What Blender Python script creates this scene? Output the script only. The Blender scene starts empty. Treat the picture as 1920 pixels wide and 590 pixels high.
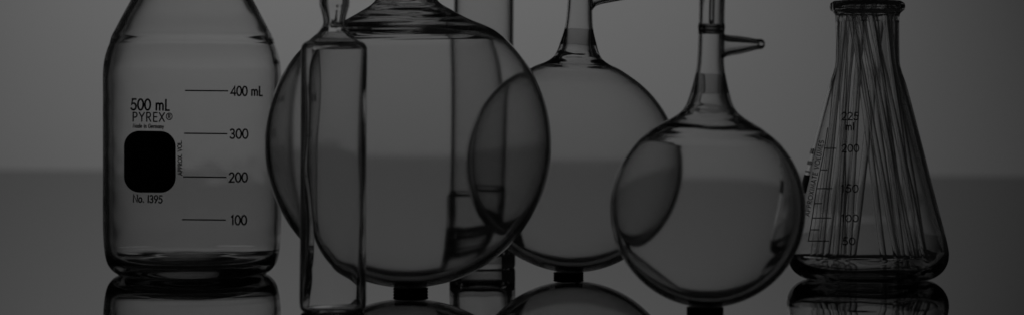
import bpy, bmesh, math, random
from mathutils import Vector, noise

C = bpy.context.scene.collection
scene = bpy.context.scene
random.seed(4)

# ------------------------------------------------------------------ camera
F = 4400.0            # focal length in photo pixels (photo is 1920 x 590)
H = 0.0868            # lens height above the table top, metres
HY = 180.0            # photo row of the eye level
CX = 960.0
cam_d = bpy.data.cameras.new("camera")
cam = bpy.data.objects.new("camera", cam_d)
C.objects.link(cam)
cam.location = (0, 0, H)
cam.rotation_euler = (math.radians(90), 0, 0)
cam_d.sensor_width = 36.0
cam_d.lens = F / 1920.0 * 36.0
cam_d.shift_y = (HY - 295.0) / 1920.0
cam_d.clip_start = 0.02
cam_d.clip_end = 60
cam_d.dof.use_dof = True
cam_d.dof.focus_distance = 1.07
cam_d.dof.aperture_fstop = 10.0
scene.camera = cam

# ------------------------------------------------------------------ world, exposure, render
world = bpy.data.worlds.new("World")
scene.world = world
world.use_nodes = True
bg = world.node_tree.nodes["Background"]
bg.inputs[0].default_value = (1, 1, 1, 1)
bg.inputs[1].default_value = 0.004            # a dark studio
scene.view_settings.view_transform = 'Standard'
scene.view_settings.look = 'None'
scene.view_settings.exposure = 0.0
scene.view_settings.gamma = 1.0
cy = scene.cycles
cy.max_bounces = 48
cy.transmission_bounces = 48
cy.glossy_bounces = 24
cy.transparent_max_bounces = 16
cy.caustics_reflective = False
cy.caustics_refractive = False
cy.use_denoising = True
cy.use_adaptive_sampling = False
cy.sample_clamp_indirect = 0


def depth_of(contact):
    return F * H / (contact - HY)


def place(px, contact):
    """table point under photo pixel (px, contact) and metres per pixel there"""
    d = depth_of(contact)
    return Vector(((px - CX) * d / F, d, 0.0)), d / F


# ------------------------------------------------------------------ lamps (one studio spot on the backdrop)
def spot(name, loc, target, power, size, blend, radius, color=(1, 1, 1)):
    l = bpy.data.lights.new(name, 'SPOT')
    l.energy = power
    l.spot_size = math.radians(size)
    l.spot_blend = blend
    l.shadow_soft_size = radius
    l.color = color
    o = bpy.data.objects.new(name, l)
    o.location = loc
    o.rotation_euler = (Vector(target) - Vector(loc)).to_track_quat('-Z', 'Y').to_euler()
    C.objects.link(o)
    return o


spot("backdrop_lamp", (-0.30, 1.75, 1.55), (-0.14, 3.2, 0.08), 57.0, 60, 1.0, 0.08)


# ------------------------------------------------------------------ materials
def new_mat(name):
    m = bpy.data.materials.new(name)
    m.use_nodes = True
    return m, m.node_tree.nodes, m.node_tree.links


def glass(name, tint=(0.97, 0.97, 0.97), ior=1.47, streak=0.0, streak_scale=(20, 20, 160), absorb=0.0, rough=0.0):
    """clear glass; absorb = absorption per metre of path inside the wall"""
    m, n, l = new_mat(name)
    if absorb > 0:
        va = n.new("ShaderNodeVolumeAbsorption")
        va.inputs["Color"].default_value = (0, 0, 0, 1)
        va.inputs["Density"].default_value = absorb
        l.new(va.outputs["Volume"], n["Material Output"].inputs["Volume"])
    b = n["Principled BSDF"]
    b.inputs["Base Color"].default_value = (*tint, 1)
    b.inputs["Roughness"].default_value = rough
    b.inputs["IOR"].default_value = ior
    b.inputs["Transmission Weight"].default_value = 1.0
    if streak > 0:
        tc = n.new("ShaderNodeTexCoord")
        mp = n.new("ShaderNodeMapping")
        mp.inputs["Scale"].default_value = streak_scale
        no = n.new("ShaderNodeTexNoise")
        no.inputs["Scale"].default_value = 1.0
        no.inputs["Detail"].default_value = 3.0
        bu = n.new("ShaderNodeBump")
        bu.inputs["Strength"].default_value = 1.0
        bu.inputs["Distance"].default_value = streak
        l.new(tc.outputs["Object"], mp.inputs["Vector"])
        l.new(mp.outputs["Vector"], no.inputs["Vector"])
        l.new(no.outputs["Fac"], bu.inputs["Height"])
        l.new(bu.outputs["Normal"], b.inputs["Normal"])
    return m


M_bottle = glass("bottle_glass", (0.99, 0.99, 0.99), absorb=24, rough=0.07)
M_flask = glass("flask_glass", (0.99, 0.99, 0.99), absorb=56, rough=0.05)
M_ampoule = glass("ampoule_glass", (0.99, 0.99, 0.99), absorb=9)
M_jar = glass("jar_glass", (0.97, 0.97, 0.97), absorb=28)
M_conical = glass("conical_flask_glass", (0.975, 0.975, 0.975), absorb=38, rough=0.05)
M_rod = glass("rod_glass", (0.965, 0.965, 0.965), absorb=60)

M_ink, n, l = new_mat("black_enamel_print")
n["Principled BSDF"].inputs["Base Color"].default_value = (0.006, 0.006, 0.006, 1)
n["Principled BSDF"].inputs["Roughness"].default_value = 0.6

M_rubber, n, l = new_mat("black_rubber")
b = n["Principled BSDF"]
b.inputs["Base Color"].default_value = (0.008, 0.008, 0.008, 1)
b.inputs["Roughness"].default_value = 0.55
no = n.new("ShaderNodeTexNoise"); no.inputs["Scale"].default_value = 900
bu = n.new("ShaderNodeBump"); bu.inputs["Distance"].default_value = 0.0002
l.new(no.outputs["Fac"], bu.inputs["Height"]); l.new(bu.outputs["Normal"], b.inputs["Normal"])

M_table, n, l = new_mat("dark_mirror_acrylic")
n.remove(n["Principled BSDF"])
gl = n.new("ShaderNodeBsdfGlossy")
gl.inputs["Color"].default_value = (0.585, 0.585, 0.585, 1)
tc = n.new("ShaderNodeTexCoord")
no = n.new("ShaderNodeTexNoise"); no.inputs["Scale"].default_value = 260; no.inputs["Detail"].default_value = 4
rr = n.new("ShaderNodeMapRange")
rr.inputs["From Min"].default_value = 0.45; rr.inputs["From Max"].default_value = 0.75
rr.inputs["To Min"].default_value = 0.002; rr.inputs["To Max"].default_value = 0.03
l.new(tc.outputs["Object"], no.inputs["Vector"])
l.new(no.outputs["Fac"], rr.inputs["Value"])
l.new(rr.outputs["Result"], gl.inputs["Roughness"])
l.new(gl.outputs["BSDF"], n["Material Output"].inputs["Surface"])

M_paper, n, l = new_mat("grey_backdrop_paper")
b = n["Principled BSDF"]
b.inputs["Roughness"].default_value = 0.9
b.inputs["Specular IOR Level"].default_value = 0.1
tc = n.new("ShaderNodeTexCoord")
no = n.new("ShaderNodeTexNoise"); no.inputs["Scale"].default_value = 240; no.inputs["Detail"].default_value = 5
cr = n.new("ShaderNodeMapRange")
cr.inputs["To Min"].default_value = 0.47; cr.inputs["To Max"].default_value = 0.53
l.new(tc.outputs["Object"], no.inputs["Vector"])
l.new(no.outputs["Fac"], cr.inputs["Value"])
l.new(cr.outputs["Result"], b.inputs["Base Color"])


# ------------------------------------------------------------------ object helpers
def obj(name, bm, mat, parent=None, smooth=True):
    me = bpy.data.meshes.new(name)
    bm.to_mesh(me)
    bm.free()
    if smooth:
        for p in me.polygons:
            p.use_smooth = True
    me.materials.append(mat)
    o = bpy.data.objects.new(name, me)
    C.objects.link(o)
    if parent:
        o.parent = parent
    return o


def thing(name, label, cat, loc, lean=0.0, group=None):
    o = bpy.data.objects.new(name, None)
    o.empty_display_size = 0.02
    C.objects.link(o)
    o.location = loc
    o.rotation_euler = (0, math.radians(lean), 0)
    o["label"] = label
    o["category"] = cat
    if group:
        o["group"] = group
    return o


def tag(o, label, cat, group=None):
    o["label"] = label
    o["category"] = cat
    if group:
        o["group"] = group


def spline(pts, step):
    """centripetal Catmull-Rom through 2-D points, sampled about every `step`"""
    P = [Vector(p) for p in pts]
    P = [P[0] * 2 - P[1]] + P + [P[-1] * 2 - P[-2]]
    out = []
    for i in range(1, len(P) - 2):
        p0, p1, p2, p3 = P[i - 1:i + 3]
        t0 = 0.0
        t1 = t0 + max((p1 - p0).length, 1e-9) ** 0.5
        t2 = t1 + max((p2 - p1).length, 1e-9) ** 0.5
        t3 = t2 + max((p3 - p2).length, 1e-9) ** 0.5
        n = max(1, int((p2 - p1).length / step))
        for k in range(n):
            t = t1 + (t2 - t1) * k / n
            a1 = p0 * ((t1 - t) / (t1 - t0)) + p1 * ((t - t0) / (t1 - t0))
            a2 = p1 * ((t2 - t) / (t2 - t1)) + p2 * ((t - t1) / (t2 - t1))
            a3 = p2 * ((t3 - t) / (t3 - t2)) + p3 * ((t - t2) / (t3 - t2))
            b1 = a1 * ((t2 - t) / (t2 - t0)) + a2 * ((t - t0) / (t2 - t0))
            b2 = a2 * ((t3 - t) / (t3 - t1)) + a3 * ((t - t1) / (t3 - t1))
            out.append(b1 * ((t2 - t) / (t2 - t1)) + b2 * ((t - t1) / (t2 - t1)))
    out.append(P[-2])
    return out


def lathe_bm(profile, seg=144, angles=None, disp=None, axis=None):
    """closed surface of revolution: profile = [(r, z)], first and last on the axis or joined in a loop.
    disp(i, r, z, a) -> radial offset. axis=(origin, direction) places it along another line."""
    bm = bmesh.new()
    ang = angles or [2 * math.pi * k / seg for k in range(seg)]
    rings = []
    for i, (r, z) in enumerate(profile):
        if r < 1e-7:
            rings.append([bm.verts.new((0, 0, z))])
        else:
            ring = []
            for a in ang:
                rr = r + (disp(i, r, z, a) if disp else 0.0)
                ring.append(bm.verts.new((rr * math.cos(a), rr * math.sin(a), z)))
            rings.append(ring)
    N = len(ang)

    def join(A, B):
        if len(A) == 1 and len(B) == 1:
            return
        for k in range(N):
            k2 = (k + 1) % N
            if len(A) == 1:
                bm.faces.new((A[0], B[k2], B[k]))
            elif len(B) == 1:
                bm.faces.new((A[k], A[k2], B[0]))
            else:
                bm.faces.new((A[k], A[k2], B[k2], B[k]))
    for A, B in zip(rings, rings[1:]):
        join(A, B)
    if profile[0][0] > 1e-7 and profile[-1][0] > 1e-7:
        join(rings[-1], rings[0])
    if axis:
        o, d = Vector(axis[0]), Vector(axis[1]).normalized()
        q = d.to_track_quat('Z', 'Y')
        for v in bm.verts:
            v.co = o + q @ v.co
    bmesh.ops.recalc_face_normals(bm, faces=bm.faces)
    return bm


def offset_in(outer, tf, s):
    """inner wall of an outer profile (bottom to top): offset along the normal by tf(z) metres"""
    res = []
    n = len(outer)
    for i, p in enumerate(outer):
        a = outer[max(0, i - 1)]
        b = outer[min(n - 1, i + 1)]
        t = (b - a)
        nrm = Vector((-t.y, t.x))
        if nrm.length < 1e-12:
            continue
        nrm.normalize()
        q = p + nrm * tf(p, i / (n - 1.0))
        if i == 0:
            q.x = 0.0
        if q.x < 0 or (i > 0 and q.x < 1e-6):
            continue
        res.append(q)
    return res


def vessel_profile(outer_px, s, tf, step=1.5, inner=None):
    """outer_px: [(r, height)] in photo px from the bottom pole to the rim. returns profile in metres and the
    index where the inner wall starts"""
    out = [p * s for p in spline(outer_px, step)]
    out[0].x = 0.0
    if inner is None:
        inn = offset_in(out, tf, s)
    else:
        inn = [p * s for p in spline(inner, step)]
        inn[0].x = 0.0
    top_o, top_i = out[-1], inn[-1]
    mid = (top_o + top_i) / 2
    rad = (top_o - top_i).length / 2
    rim = []
    for k in range(1, 8):
        a = math.pi * k / 8
        rim.append(Vector((mid.x + rad * math.cos(a), mid.y + rad * math.sin(a))))
    prof = out + rim + list(reversed(inn))
    return [(p.x, p.y) for p in prof], len(out) + 7


# ------------------------------------------------------------------ lettering: geometric single-stroke capitals
def arc(cx, cy_, rx, ry, a0, a1, n=14):
    return [(cx + rx * math.cos(math.radians(a0 + (a1 - a0) * k / n)), cy_ + ry * math.sin(math.radians(a0 + (a1 - a0) * k / n))) for k in range(n + 1)]


def oval(cx, cy_, rx, ry):
    return arc(cx, cy_, rx, ry, 0, 360, 26)


G = {   # glyph: (advance, strokes); capital height 1, x-height 0.64
    '0': (.62, [oval(.31, .5, .26, .5)]),
    '1': (.36, [[(.06, .84), (.2, 1), (.2, 0)]]),
    '2': (.60, [arc(.29, .73, .22, .27, 165, -30) + [(.06, 0), (.54, 0)]]),
    '3': (.58, [arc(.27, .75, .19, .25, 150, -90, 16) + arc(.27, .26, .23, .26, 90, -155, 16)]),
    '4': (.64, [[(.48, 0), (.48, 1), (.04, .26), (.6, .26)]]),
    '5': (.58, [[(.50, 1), (.18, 1), (.11, .55)] + arc(.26, .31, .25, .31, 120, -150, 16)]),
    '9': (.62, [oval(.31, .72, .23, .28), [(.53, .62), (.2, 0)]]),
    'P': (.56, [[(.09, 0), (.09, 1), (.27, 1)] + arc(.27, .73, .22, .27, 90, -90) + [(.09, .46)]]),
    'Y': (.58, [[(.02, 1), (.29, .48), (.56, 1)], [(.29, .48), (.29, 0)]]),
    'R': (.58, [[(.09, 0), (.09, 1), (.27, 1)] + arc(.27, .74, .21, .26, 90, -90) + [(.09, .48)], [(.26, .48), (.52, 0)]]),
    'E': (.50, [[(.46, 1), (.09, 1), (.09, 0), (.46, 0)], [(.09, .52), (.42, .52)]]),
    'X': (.62, [[(.04, 1), (.57, 0)], [(.57, 1), (.04, 0)]]),
    'M': (.80, [[(.06, 0), (.16, 1), (.40, .12), (.64, 1), (.74, 0)]]),
    'A': (.68, [[(.03, 0), (.34, 1), (.65, 0)], [(.14, .32), (.54, .32)]]),
    'O': (.86, [oval(.43, .5, .38, .5)]),
    'V': (.64, [[(.03, 1), (.32, 0), (.61, 1)]]),
    'L': (.46, [[(.09, 1), (.09, 0), (.42, 0)]]),
    'N': (.72, [[(.09, 0), (.09, 1), (.63, 0), (.63, 1)]]),
    'I': (.22, [[(.11, 0), (.11, 1)]]),
    'T': (.52, [[(.02, 1), (.50, 1)], [(.26, 1), (.26, 0)]]),
    'U': (.62, [[(.09, 1), (.09, .3)] + arc(.31, .3, .22, .3, 180, 360) + [(.53, 1)]]),
    'S': (.52, [arc(.26, .75, .19, .25, 35, 270, 14) + arc(.26, .25, .21, .25, 90, -145, 14)]),
    'G': (.80, [arc(.43, .5, .38, .5, 42, 330, 22) + [(.79, .48), (.47, .48)]]),
    '.': (.24, [[(.10, 0), (.10, .09)]]),
    ' ': (.34, []),
    'm': (.84, [[(.08, 0), (.08, .64)], [(.08, .4)] + arc(.24, .42, .16, .22, 180, 0) + [(.40, 0)], arc(.56, .42, .16, .22, 180, 0) + [(.72, 0)]]),
    'a': (.60, [oval(.28, .32, .21, .32), [(.50, .64), (.50, 0)]]),
    'd': (.60, [oval(.28, .32, .21, .32), [(.50, 1), (.50, 0)]]),
    'e': (.58, [[(.07, .34), (.50, .34)] + arc(.285, .32, .215, .32, 5, 310, 18)]),
    'i': (.24, [[(.11, 0), (.11, .64)], [(.11, .84), (.11, .92)]]),
    'n': (.54, [[(.08, 0), (.08, .64)], [(.08, .38)] + arc(.26, .40, .18, .24, 180, 0) + [(.44, 0)]]),
    'r': (.38, [[(.08, 0), (.08, .64)], [(.08, .36)] + arc(.27, .40, .19, .24, 180, 60)]),
    'y': (.52, [[(.03, .64), (.26, .08)], [(.49, .64), (.16, -.28)]]),
    'o': (.58, [oval(.29, .32, .22, .32)]),
    'l': (.22, [[(.11, 0), (.11, 1)]]),
    '\u00ae': (.84, [oval(.42, .55, .37, .42), [(.31, .32), (.31, .80), (.43, .80)] + arc(.43, .68, .11, .12, 90, -90) + [(.31, .56)], [(.43, .56), (.54, .32)]]),
}


def text_strokes(txt, width=None, height=1.0, track=0.0):
    """strokes of a line of text; scaled so that it spans width x height"""
    x = 0.0
    out = []
    for ch in txt:
        adv, st = G[ch]
        for s_ in st:
            out.append([(x + a, b) for a, b in s_])
        x += adv + track
    x -= track
    k = (width / x) if width else height
    return [[(a * k, b * height) for a, b in s_] for s_ in out]


def ribbon(bm, pts, w, surf, sub=None):
    """stroke of width w along 2-D pts, put on a surface by surf(u, v) -> Vector"""
    P = [Vector(p) for p in pts]
    if sub:
        Q = [P[0]]
        for a, b in zip(P, P[1:]):
            k = max(1, int((b - a).length / sub))
            Q += [a.lerp(b, (j + 1) / k) for j in range(k)]
        P = Q
    n = len(P)
    closed = (P[0] - P[-1]).length < 1e-6
    if not closed:                                   # square ends
        d0 = (P[0] - P[1]).normalized() * w * .5
        d1 = (P[-1] - P[-2]).normalized() * w * .5
        P[0] = P[0] + d0 * .6
        P[-1] = P[-1] + d1 * .6
    L, R_ = [], []
    for i in range(n):
        if closed:
            a, b = P[(i - 1) % (n - 1)], P[(i + 1) % (n - 1)]
        else:
            a, b = P[max(0, i - 1)], P[min(n - 1, i + 1)]
        d1 = (P[i] - a)
        d2 = (b - P[i])
        if d1.length < 1e-9: d1 = d2
        if d2.length < 1e-9: d2 = d1
        d1 = d1.normalized(); d2 = d2.normalized()
        t = d1 + d2
        t = t.normalized() if t.length > 1e-6 else d1
        nr = Vector((-t.y, t.x))
        m = w * .5 / max(.45, nr.dot(Vector((-d1.y, d1.x))))
        L.append(bm.verts.new(surf(*(P[i] + nr * m))))
        R_.append(bm.verts.new(surf(*(P[i] - nr * m))))
    for i in range(n - 1):
        bm.faces.new((L[i], R_[i], R_[i + 1], L[i + 1]))


def on_body(rf, s, base, eps=0.00012):
    """puts print on the front of a body of revolution standing at `base`: (photo column, photo row) -> the point of its
    surface (radius rf(height px)) that the print occupies, in the body's own frame"""
    def f(X, Y):
        off = rf(100) * s
        for _ in range(14):
            d = base.y - off
            x = (X - CX) * d / F - base.x
            z = H - (Y - HY) * d / F
            R = rf(z / s) * s + eps
            off = math.sqrt(max(R * R - x * x, 1e-9))
        return Vector((x, -off, z))
    return f


def printed(name, parent, surf, txt, x0, base, width, height, w, rot=0.0, track=0.06):
    bm = bmesh.new()
    c, sn = math.cos(math.radians(rot)), math.sin(math.radians(rot))
    for st in text_strokes(txt, width, height, track):
        ribbon(bm, [(x0 + a * c - b * sn, base - (a * sn + b * c)) for a, b in st], w, surf)
    return obj(name, bm, M_ink, parent, smooth=False)


# ------------------------------------------------------------------ setting: glossy table and grey backdrop
bm = bmesh.new()
TH = 0.02
xa, xb = -1.6, 1.6


def back_y(x):
    px_l, px_r = (100, 318.0), (1850, 330.0)
    # depth of the far edge under two photo columns, extended as a straight line
    d1, d2 = depth_of(px_l[1]), depth_of(px_r[1])
    x1, x2 = (px_l[0] - CX) * d1 / F, (px_r[0] - CX) * d2 / F
    return d1 + (d2 - d1) * (x - x1) / (x2 - x1)


pts = [(xa, 0.35), (xb, 0.35), (xb, back_y(xb)), (xa, back_y(xa))]
top = [bm.verts.new((x, y, 0)) for x, y in pts]
bot = [bm.verts.new((x, y, -TH)) for x, y in pts]
bm.faces.new(top)
bm.faces.new(list(reversed(bot)))
for k in range(4):
    k2 = (k + 1) % 4
    bm.faces.new((top[k2], top[k], bot[k], bot[k2]))
bmesh.ops.recalc_face_normals(bm, faces=bm.faces)
table = obj("table_surface", bm, M_table, smooth=False)
table["kind"] = "structure"
table["label"] = "dark glossy table top that mirrors the glassware"

bm = bmesh.new()
BY = 3.2
q = [bm.verts.new(p) for p in ((-0.95, BY, -0.35), (0.95, BY, -0.35), (0.95, BY, 0.44), (-0.95, BY, 0.44))]
q2 = [bm.verts.new(v.co + Vector((0, 0.004, 0))) for v in q]
bm.faces.new(q)
bm.faces.new(list(reversed(q2)))
for k in range(4):
    k2 = (k + 1) % 4
    bm.faces.new((q[k2], q[k], q2[k], q2[k2]))
bmesh.ops.recalc_face_normals(bm, faces=bm.faces)
bd = obj("backdrop", bm, M_paper, smooth=False)
bd["kind"] = "structure"
bd["label"] = "plain grey studio backdrop lit softly from above"


# ------------------------------------------------------------------ media bottle
loc, s = place(361, 513)
bottle = thing("media_bottle", "squared-shoulder 500 mL storage bottle with black graduations and a black rounded label patch", "bottle", loc)
o_px = [(0, 13), (40, 12), (80, 8), (104, 4), (118, 1.2), (128, 0), (136, .6), (148, 8), (157, 20), (162, 38), (164.8, 62), (166, 100), (166, 180), (166, 260),
        (166, 340), (166, 374), (164.8, 391), (162.8, 404), (158.5, 419), (153.6, 432), (151.8, 438.5), (150.4, 444), (146.5, 452), (138.5, 467), (127, 489), (114, 513), (103, 534), (92, 555), (84, 571), (79, 588), (77, 606), (77, 650), (77, 690)]
i_px = [(0, 38), (30, 37), (60, 33), (90, 26), (115, 22), (132, 22), (143, 27), (149.5, 38), (152.5, 55), (153.5, 80), (154.5, 112), (155, 150), (155, 180), (155, 260), (155, 340), (155, 372), (153.8, 388), (151, 402), (147, 416), (142, 430), (136, 445), (127, 462), (116, 484), (103, 508), (92, 529), (81, 551), (73, 569), (68, 588), (66, 606), (66, 650), (66, 690)]
prof, n_in = vessel_profile(o_px, s, None, 1.6, i_px)
seam = math.radians(-88)
ang = sorted([2 * math.pi * k / 160 for k in range(160)] + [(seam + math.radians(d)) % (2 * math.pi) for d in (-.9, -.6, -.3, 0.01, .3, .6, .9)])


def bottle_disp(i, r, z, a):
    d = math.atan2(math.sin(a - seam), math.cos(a - seam))
    v = 0.0
    if i < n_in and 0.02 < z < 0.13:
        v += 0.00006 * math.exp(-(d / math.radians(.35)) ** 2)
    if i >= n_in:
        k = 0.00006 if z > 0.012 else 0.0005
        v += k * noise.noise(Vector((math.cos(a) * 1.0, math.sin(a) * 1.0, z * 14)))
        v += 0.00005 * noise.noise(Vector((math.cos(a) * 4, math.sin(a) * 4, z * 120 + 7)))
    return v


obj("bottle_body", lathe_bm(prof, angles=ang, disp=bottle_disp), M_bottle, bottle)
# thread ring of the neck, above the picture
surf = on_body(lambda h: 166, s, loc)


def hb(y):
    return 513 - y


bm = bmesh.new()
cxp, czp, hw, hh, rr_ = 281, 303, 48.5, 57.5, 29
nx, nz = 28, 40
grid = {}
def rr_half(v):      # half-width of the rounded patch at row offset v
    e = abs(v) - (hh - rr_)
    return hw if e <= 0 else hw - rr_ + math.sqrt(max(rr_ * rr_ - e * e, 0))
rows = [-hh + 2 * hh * (0.5 - 0.5 * math.cos(math.pi * j / nz)) for j in range(nz + 1)]
for j, v in enumerate(rows):
    w_ = max(rr_half(v), 0.5)
    for i in range(nx + 1):
        u = -w_ + 2 * w_ * i / nx
        grid[i, j] = bm.verts.new(surf(cxp + u, czp - v + u * 0.012))
for j in range(nz):
    for i in range(nx):
        bm.faces.new((grid[i, j], grid[i + 1, j], grid[i + 1, j + 1], grid[i, j + 1]))
obj("label_patch", bm, M_ink, bottle)
T = lambda nm, txt, x0, ybase, wd, ht, w, rot=0, track=.06: printed(nm, bottle, surf, txt, x0, ybase, wd, ht, w, rot, track)
T("printed_capacity", "500 mL", 245, 206, 73, 20, 3.4, -.8)
T("printed_brand", "PYREX", 248, 227.5, 61, 16.5, 2.5, -.6, .14)
T("printed_registered_mark", "\u00ae", 311, 226.5, 12.5, 14.5, 1.7)
T("printed_origin", "Made in Germany", 249, 239.5, 58, 7.2, 1.5, -1.2, .09)
T("printed_catalogue_number", "No. 1395".replace("1", "I", 1), 249, 378, 55.5, 13.5, 2.5, -2)
T("printed_volume_note", "APPROX. VOL.", 341.5, 328, 65, 7.6, 1.8, 91, .11)
for x0, x1, y, txt, tx, tw in ((347.5, 427, 170, "400 mL", 432.5, 60), (346, 425.5, 250, "300", 430.5, 35), (344, 424, 331, "200", 429, 35.5), (342, 423, 411, "100", 433, 30)):
    bm = bmesh.new()
    ribbon(bm, [(x0, y), (x1, y + .8)], 2.5, surf, sub=4)
    obj("graduation_line", bm, M_ink, bottle, smooth=False)
    T("printed_volume", txt, tx, y + 9.5, tw, 17, 3.0, 0, .05)


# ------------------------------------------------------------------ round flasks
def sphere_px(R, c_h, stop_r, deg=5):
    """outer arc from the bottom pole up past the equator until the radius is stop_r"""
    pts = []
    a = 0.0
    while True:
        r = R * math.sin(math.radians(a))
        h = c_h - R * math.cos(math.radians(a))
        if a > 90 and r < stop_r:
            break
        pts.append((r, h))
        a += deg
    return pts


def flask_disp(s, z_sh, z_top, n_in, amp, seed):
    """blown glass: slightly uneven wall, streaky where the bulb was drawn out into the neck"""
    def f(i, r, z, a):
        if i < n_in:
            return 0.0
        h = z / s
        v = 0.00004 * noise.noise(Vector((math.cos(a) * 1.6 + seed, math.sin(a) * 1.6, z * 22)))
        k = max(0.0, min(1.0, (h - z_sh) / 12.0)) * max(0.0, min(1.0, (z_top - h) / 12.0))
        if k > 0:
            v += k * amp * noise.noise(Vector((math.cos(a) * .55 + seed, math.sin(a) * .55, z * 210)))
            v += k * amp * .55 * noise.noise(Vector((math.cos(a) * 1.2, math.sin(a) * 1.2 + seed, z * 560)))
        return v
    return f


def ring_foot(px, contact, rad_px, h_px, label):
    """black ribbed rubber ring that carries a flask"""
    loc, s = place(px, contact)
    R, hh = rad_px * s, h_px * s
    prof = []
    ribs = 2
    for k in range(ribs):
        for j in range(9):
            a = -math.pi / 2 + math.pi * j / 8
            prof.append((R - hh / 3 + hh / 3 * math.cos(a), hh * (k + .5) / ribs + hh / ribs * .5 * math.sin(a)))
    prof.append((R * .55, hh))
    prof.append((R * .50, hh * .96))
    prof.append((R * .50, 0.0))
    o = obj("rubber_ring", lathe_bm(prof, 96), M_rubber)
    o.location = loc
    tag(o, label, "rubber ring", "black rubber rings under the round flasks")
    return loc, s


# large flask
loc, s = ring_foot(770, 549, 33, 11, "widest black ribbed rubber ring, under the largest round flask")
big = thing("round_flask", "largest round bottom flask, its wide bulb behind the sealed ampoule", "flask", loc, -0.9)
arc_ = sphere_px(268.5, 279.3, 172)
o_px = arc_ + [(150, 498), (117, 512), (85, 529), (62, 544), (52, 560), (49, 580), (49, 620), (49, 700)]
tw = lambda p, u: (12.0 - 5.2 * min(1, p.y / s / 535) + 3.0 * max(0, min(1, (p.y / s - 472) / 50)) - 3.0 * max(0, min(1, (p.y / s - 540) / 30))) * s
prof, n_in = vessel_profile(o_px, s, tw, 1.8)
obj("flask_body", lathe_bm(prof, 168, disp=flask_disp(s, 478, 560, n_in, 0.0011, 3.1)), M_flask, big)

# middle flask with side arm
loc, s = ring_foot(1066, 518, 28.5, 8.6, "black ribbed rubber ring under the middle flask, beside the clear jar")
mid = thing("distillation_flask", "medium round flask between the largest flask and the front flask, side arm cropped", "flask", loc, 2.4)
arc_ = sphere_px(199, 207.4, 112)
o_px = arc_ + [(80, 391.5), (58, 401), (46, 410), (40, 420), (33.5, 440), (27.5, 462), (24.5, 490), (23.5, 520), (23.5, 580), (23.5, 640)]
tw = lambda p, u: (11.0 - 4.6 * min(1, p.y / s / 400) + 5.5 * max(0, min(1, (p.y / s - 398) / 24)) - 7.0 * max(0, min(1, (p.y / s - 434) / 30))) * s
prof, n_in = vessel_profile(o_px, s, tw, 1.5)
obj("flask_body", lathe_bm(prof, 160, disp=flask_disp(s, 385, 430, n_in, 0.00035, 8.4)), M_flask, mid)


def tube_profile(path, tw_px, s, closed=False):
    """side tube: path = [(along, radius)] px from the neck outwards; hollow, open or closed at its end"""
    out = [p * s for p in spline([(r, a) for a, r in path], 1.2)]
    t = tw_px * s
    inn = [Vector((max(p.x - t, 0.0002), p.y)) for p in out]
    if closed:
        cut = [p for p in inn if p.y < out[-1].y - 2.2 * t]
        inn = cut + [Vector((cut[-1].x * .7, cut[-1].y + t * .35)), Vector((0, cut[-1].y + t * .5))]
        out[-1].x = 0.0
        return [(p.x, p.y) for p in out] + [(p.x, p.y) for p in reversed(inn)]
    m = (out[-1] + inn[-1]) / 2
    rim = [Vector((m.x + t / 2 * math.cos(math.pi * k / 6), m.y + t / 2 * math.sin(math.pi * k / 6))) for k in range(1, 6)]
    return [(p.x, p.y) for p in out] + [(p.x, p.y) for p in rim] + [(p.x, p.y) for p in reversed(inn)]


pr = tube_profile([(0, 23), (5, 17.5), (12, 14.5), (40, 12), (80, 10.5), (150, 9.5), (210, 9)], 5.6, s)
obj("side_arm", lathe_bm(pr, 64, axis=((20 * s, 0, 522 * s), (1, 0, .17))), M_flask, mid)

# small front flask with tapered side arm
loc, s = ring_foot(1322, 582.5, 35, 8, "nearest black ribbed rubber ring, cut off by the lower frame edge")
small = thing("distillation_flask", "front round flask with a short tapered closed side arm, beside the conical flask", "flask", loc, 1.3)
arc_ = sphere_px(183, 190.7, 118)
o_px = arc_ + [(95, 346), (72, 359), (54, 372), (45, 384), (39, 400), (31.5, 428), (26.5, 455), (24.8, 480), (24.5, 505), (24.5, 522), (25.0, 527), (25.4, 531), (25.0, 535), (24.5, 539), (24.3, 545),
               (24.3, 580), (24.3, 640), (24.3, 700)]
tw = lambda p, u: (10.0 - 3.0 * min(1, p.y / s / 370) + 4.0 * max(0, min(1, (p.y / s - 325) / 50)) - 5.6 * max(0, min(1, (p.y / s - 408) / 36)) + 6.5 * math.exp(-((p.y / s - 528) / 4.5) ** 2)) * s
prof, n_in = vessel_profile(o_px, s, tw, 1.5)
obj("flask_body", lathe_bm(prof, 160, disp=flask_disp(s, 322, 392, n_in, 0.0004, 1.7)), M_flask, small)
pr = tube_profile([(0, 24), (5, 21.5), (12, 19.5), (30, 17), (48, 13.5), (60, 10.8), (67, 9.8), (72, 9.6), (76, 8), (78.8, 4.6), (79.6, 0.0)], 6.2, s, True)
obj("side_arm", lathe_bm(pr, 64, axis=((21.5 * s, 0, 497 * s), (1, 0, .065))), M_flask, small)
pr = [(0, 536 * s), (3, 536.6), (5, 539), (5.3, 543), (5.3, 560), (5.3, 600), (5.3, 716), (5.3, 720), (3.6, 722), (1.9, 720), (1.9, 716), (1.9, 600), (1.9, 560), (1.9, 545), (1.4, 541.5), (0, 540.5)]
pr = [(r if i == 0 else r * s, z if i == 0 else z * s) for i, (r, z) in enumerate(pr)]
obj("inner_tube", lathe_bm(pr, 32), M_flask, small)

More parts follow.
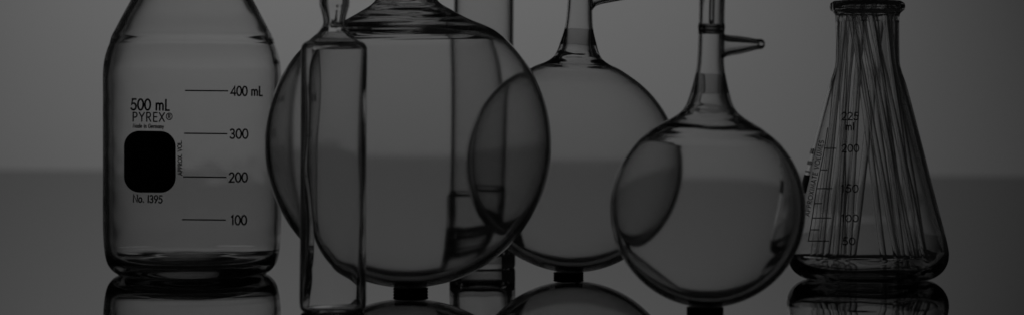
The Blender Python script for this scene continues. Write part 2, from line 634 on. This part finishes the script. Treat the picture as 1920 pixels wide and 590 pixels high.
# ------------------------------------------------------------------ sealed ampoule
loc, s = place(624, 583)
amp = thing("glass_ampoule", "tall narrow sealed ampoule with pinched neck, standing before the largest flask", "ampoule", loc, 0.3)
o_px = [(0, 3), (30, 2.2), (46, .5), (52, 0), (57, 1.5), (60.5, 6), (62, 14), (62.2, 60), (62, 150), (62, 260), (62, 380), (62, 460), (62, 484), (61, 495), (56, 502), (45, 508), (34.5, 517), (26.5, 526.5),
        (22, 534), (20.6, 539), (20.8, 545), (22.5, 554), (25, 563), (27.6, 573), (28, 583), (26.5, 596), (22, 614), (17, 636), (14, 670), (13, 712), (9, 720), (0, 723)]
out = [p * s for p in spline(o_px, 1.2)]
inn = offset_in(out, lambda p, u: (7.0 + 1.5 * max(0, min(1, (p.y / s - 525) / 10))) * s, s)
inn = [p for p in inn if p.y < 705 * s] + [Vector((0, 706 * s))]
out[0].x = out[-1].x = inn[0].x = inn[-1].x = 0.0
# two closed skins: the glass between them
bmA = lathe_bm([(p.x, p.y) for p in out], 128)
bmB = lathe_bm([(p.x, p.y) for p in inn], 128, disp=lambda i, r, z, a: 0.0004 * noise.noise(Vector((math.cos(a) * 1.3 + 5, math.sin(a) * 1.3, z * 30))))
bmesh.ops.reverse_faces(bmB, faces=bmB.faces)
me_tmp = bpy.data.meshes.new("glass_ampoule_inner")
bmB.to_mesh(me_tmp); bmB.free()
bmA.from_mesh(me_tmp)
bpy.data.meshes.remove(me_tmp)
obj("ampoule_body", bmA, M_ampoule, amp)

# ------------------------------------------------------------------ clear jar behind the large flask
loc, s = place(904, 501)
jar = thing("glass_cylinder", "tall straight glass cylinder with a stepped foot, standing behind the largest flask", "glass cylinder", loc, 0.35)
o_px = [(0, 2), (40, 1.6), (54, .4), (58, 0), (61, 1.5), (62, 5), (62, 40), (62, 90), (62, 119), (61.4, 122.5), (59.6, 125), (57.8, 127), (57.1, 130.5), (57, 150), (57, 250), (57, 400), (57, 560), (57, 640)]
i_px = [(0, 20), (20, 20.5), (34, 24.5), (43, 34), (47, 48), (48, 70), (49, 95), (49.6, 112), (49.9, 126), (50, 150), (50, 250), (50, 400), (50, 560), (50, 640)]
prof, n_in = vessel_profile(o_px, s, None, 1.6, i_px)
obj("cylinder_body", lathe_bm(prof, 128, disp=lambda i, r, z, a: (0.0002 * noise.noise(Vector((math.cos(a) * 2, math.sin(a) * 2, z * 90))) if i >= n_in and z < 0.04 else 0.0)), M_jar, jar)

# ------------------------------------------------------------------ conical flask
loc, s = place(1626, 523)
con = thing("conical_flask", "conical flask with black graduations and a beaded rim, full of glass rods", "conical flask", loc)
o_px = [(0, 5), (50, 4), (85, 1.2), (100, 0), (110, .8), (126, 6), (140, 17), (148.5, 32), (151, 48), (149, 64), (143, 90), (134, 125), (122, 172), (109, 224), (96, 275), (83, 326), (72, 366), (65, 386), (61, 402),
        (59.8, 430), (59.6, 470), (59.8, 488), (61, 496), (65, 500.5), (69, 504), (70.5, 510), (69, 516), (65, 519)]
i_px = [(0, 18), (50, 18), (85, 18.5), (112, 20), (128, 24.5), (138, 34), (142.5, 48), (141.5, 62), (138, 80), (133.5, 97), (124.5, 128), (112.5, 175), (99.5, 226), (86.5, 277), (74, 326), (63.5, 364), (57, 386), (53.5, 404),
        (52.4, 430), (52.2, 470), (52.4, 490), (53.5, 500), (56, 508), (59, 515)]
prof, n_in = vessel_profile(o_px, s, None, 1.5, i_px)


def con_disp(i, r, z, a):
    if i < n_in:
        return 0.0
    k = 0.0005 if z < 0.012 else (0.0004 if z > 0.122 else 0.00006)
    return k * noise.noise(Vector((math.cos(a) * 2.2, math.sin(a) * 2.2, z * (160 if z < .012 else 40))))


obj("conical_body", lathe_bm(prof, 160, disp=con_disp), M_conical, con)
o_sp = spline(o_px, 1.0)


def con_r(h):
    best = [(abs(p.y - h), p.x) for p in o_sp if p.x > 55 and p.y > 30]
    best.sort()
    return best[0][1]


def con_rf(h):      # straight cone between the curved ends, for the print
    tab = [(48, 151), (64, 149), (90, 143), (125, 134), (172, 122), (224, 109), (275, 96), (326, 83), (366, 72), (386, 65)]
    if h <= tab[0][0]:
        return tab[0][1]
    for (h0, r0), (h1, r1) in zip(tab, tab[1:]):
        if h <= h1:
            return r0 + (r1 - r0) * (h - h0) / (h1 - h0)
    return 62


csurf = on_body(con_rf, s, loc, 0.00035)
hc = lambda y: 523 - y
bm = bmesh.new()
ribbon(bm, [(1552, 240), (1544, 290), (1531, 353), (1523, 408), (1515.5, 451)], 1.7, csurf, sub=4)
obj("graduation_scale", bm, M_ink, con, smooth=False)
for x0, x1, y in ((1546, 1567, 278), (1540, 1551, 318), (1531, 1560, 353), (1527, 1541, 381), (1523, 1558, 408), (1519, 1536, 430), (1515, 1554, 451)):
    bm = bmesh.new()
    ribbon(bm, [(x0, y), (x1, y)], 1.9, csurf, sub=4)
    obj("graduation_line", bm, M_ink, con, smooth=False)
for txt, x0, yb, wd, ht in (("225", 1578, 225, 32, 14), ("ml", 1585, 244, 17, 14), ("200", 1578, 284.5, 33, 13.5), ("150", 1577, 359.5, 33, 13.5), ("100", 1577, 415, 33, 13), ("50", 1579, 458, 25, 13)):
    printed("printed_volume", con, csurf, txt, x0, yb, wd, ht, 2.1)
# the slanting note along the scale
bm = bmesh.new()
A = Vector((1517, 405)); B = Vector((1545, 264))
dirv = (B - A).normalized(); nrm = Vector((dirv.y, -dirv.x))
for st in text_strokes("APPROXIMATE VOLUMES", (B - A).length, 8.5, .12):
    ribbon(bm, [tuple(A + dirv * a + nrm * b) for a, b in st], 1.5, csurf)
obj("printed_note", bm, M_ink, con, smooth=False)
# black marking patch on the flask's far left side
bm = bmesh.new()
g = {}
for i in range(21):
    az = math.radians(-100 + 28 * i / 20)          # degrees left of the front
    for j in range(13):
        h = hc(360) + 33 * j / 12
        R = con_rf(h) * s + 0.00035
        g[i, j] = bm.verts.new((R * math.sin(az), -R * math.cos(az), h * s))
for i in range(20):
    for j in range(12):
        bm.faces.new((g[i, j], g[i + 1, j], g[i + 1, j + 1], g[i, j + 1]))
obj("label_patch", bm, M_ink, con)
# small illegible printing above that patch, seen edge-on
bm = bmesh.new()
for row, hgt, cuts in ((322, 3.0, 9), (308, 7.0, 5), (288, 10.0, 4)):
    for k in range(cuts):
        a0 = -98 + 22.0 * k / cuts
        a1 = a0 + 22.0 / cuts * .62
        q = []
        for az, h in ((a0, hc(row)), (a1, hc(row)), (a1, hc(row) + hgt), (a0, hc(row) + hgt)):
            R = con_rf(h) * s + 0.00035
            q.append(bm.verts.new((R * math.sin(math.radians(az)), -R * math.cos(math.radians(az)), h * s)))
        bm.faces.new(q)
obj("printed_marks", bm, M_ink, con, smooth=False)

# ------------------------------------------------------------------ glass rods in the conical flask
def rod_mesh(length, R, t):
    """thin-walled glass tube with a rounded closed foot and an open fire-polished top"""
    ro = [(R * math.sin(math.radians(a)), R * .7 * (1 - math.cos(math.radians(a)))) for a in (0, 15, 30, 45, 60, 75, 90)]
    ri = [(r * (R - t) / R, t + (z * (R - t) / R)) for r, z in ro]
    prof = ro + [(R, ro[-1][1] + 4 * t)] + [(R, R + (length - R) * k / 6) for k in range(1, 6)] + [(R, length - 4 * t), (R, length - t / 2), (R - t / 2, length), (R - t, length - t / 2)] + [(R - t, R + (length - R) * k / 6 - (4 * t if k == 6 else 0)) for k in range(6, 0, -1)] + [(R - t, ri[-1][1] + 4 * t)] + list(reversed(ri))
    return lathe_bm(prof, 32)


Lr = 600 * s
rm = rod_mesh(Lr, 7.3 * s, 1.4 * s)
proto_me = None
rods = []
# (x at the mouth, x at the floor) px from the flask axis, and the depth at mouth and floor
layers = [([(-36, 56), (-18, 86), (0, 108)], -24), ([(-43, -92), (-28, -62), (-12, -38), (12, 66), (32, 92)], -8),
          ([(-43, -46), (-26, 34), (-10, 60), (8, 80), (36, 112)], 8), ([(-33, -100), (-18, -76), (-2, -54), (32, -26)], 24)]
lab = ["clear hollow glass rod in the conical flask, its foot resting right of the flask centre",
       "clear hollow glass rod in the conical flask, its foot resting left of the flask centre"]
for L, d0 in layers:
    d1 = d0
    for (xt, xb_) in L:
        lim = math.sqrt(max(44.0 ** 2 - d0 ** 2, 0))
        xt = max(-lim, min(lim, xt))
        p0 = Vector((xb_, d1, (19.5 if abs(xb_) < 85 else 21.5 + (abs(xb_) - 85) * .16) + random.uniform(0, 1.5)))
        p1 = Vector((xt, d0, 505))
        d = (p1 - p0).normalized()
        if proto_me is None:
            o = obj("glass_rod", rm, M_rod)
            proto_me = o
        else:
            o = proto_me.copy()
            C.objects.link(o)
        o.rotation_euler = d.to_track_quat('Z', 'Y').to_euler()
        w = random.uniform(.82, 1.0)
        o.scale = (w, w, 1)
        o.location = loc + p0 * s
        tag(o, lab[0] if xb_ > 0 else lab[1], "glass rod", "glass rods standing in the conical flask")
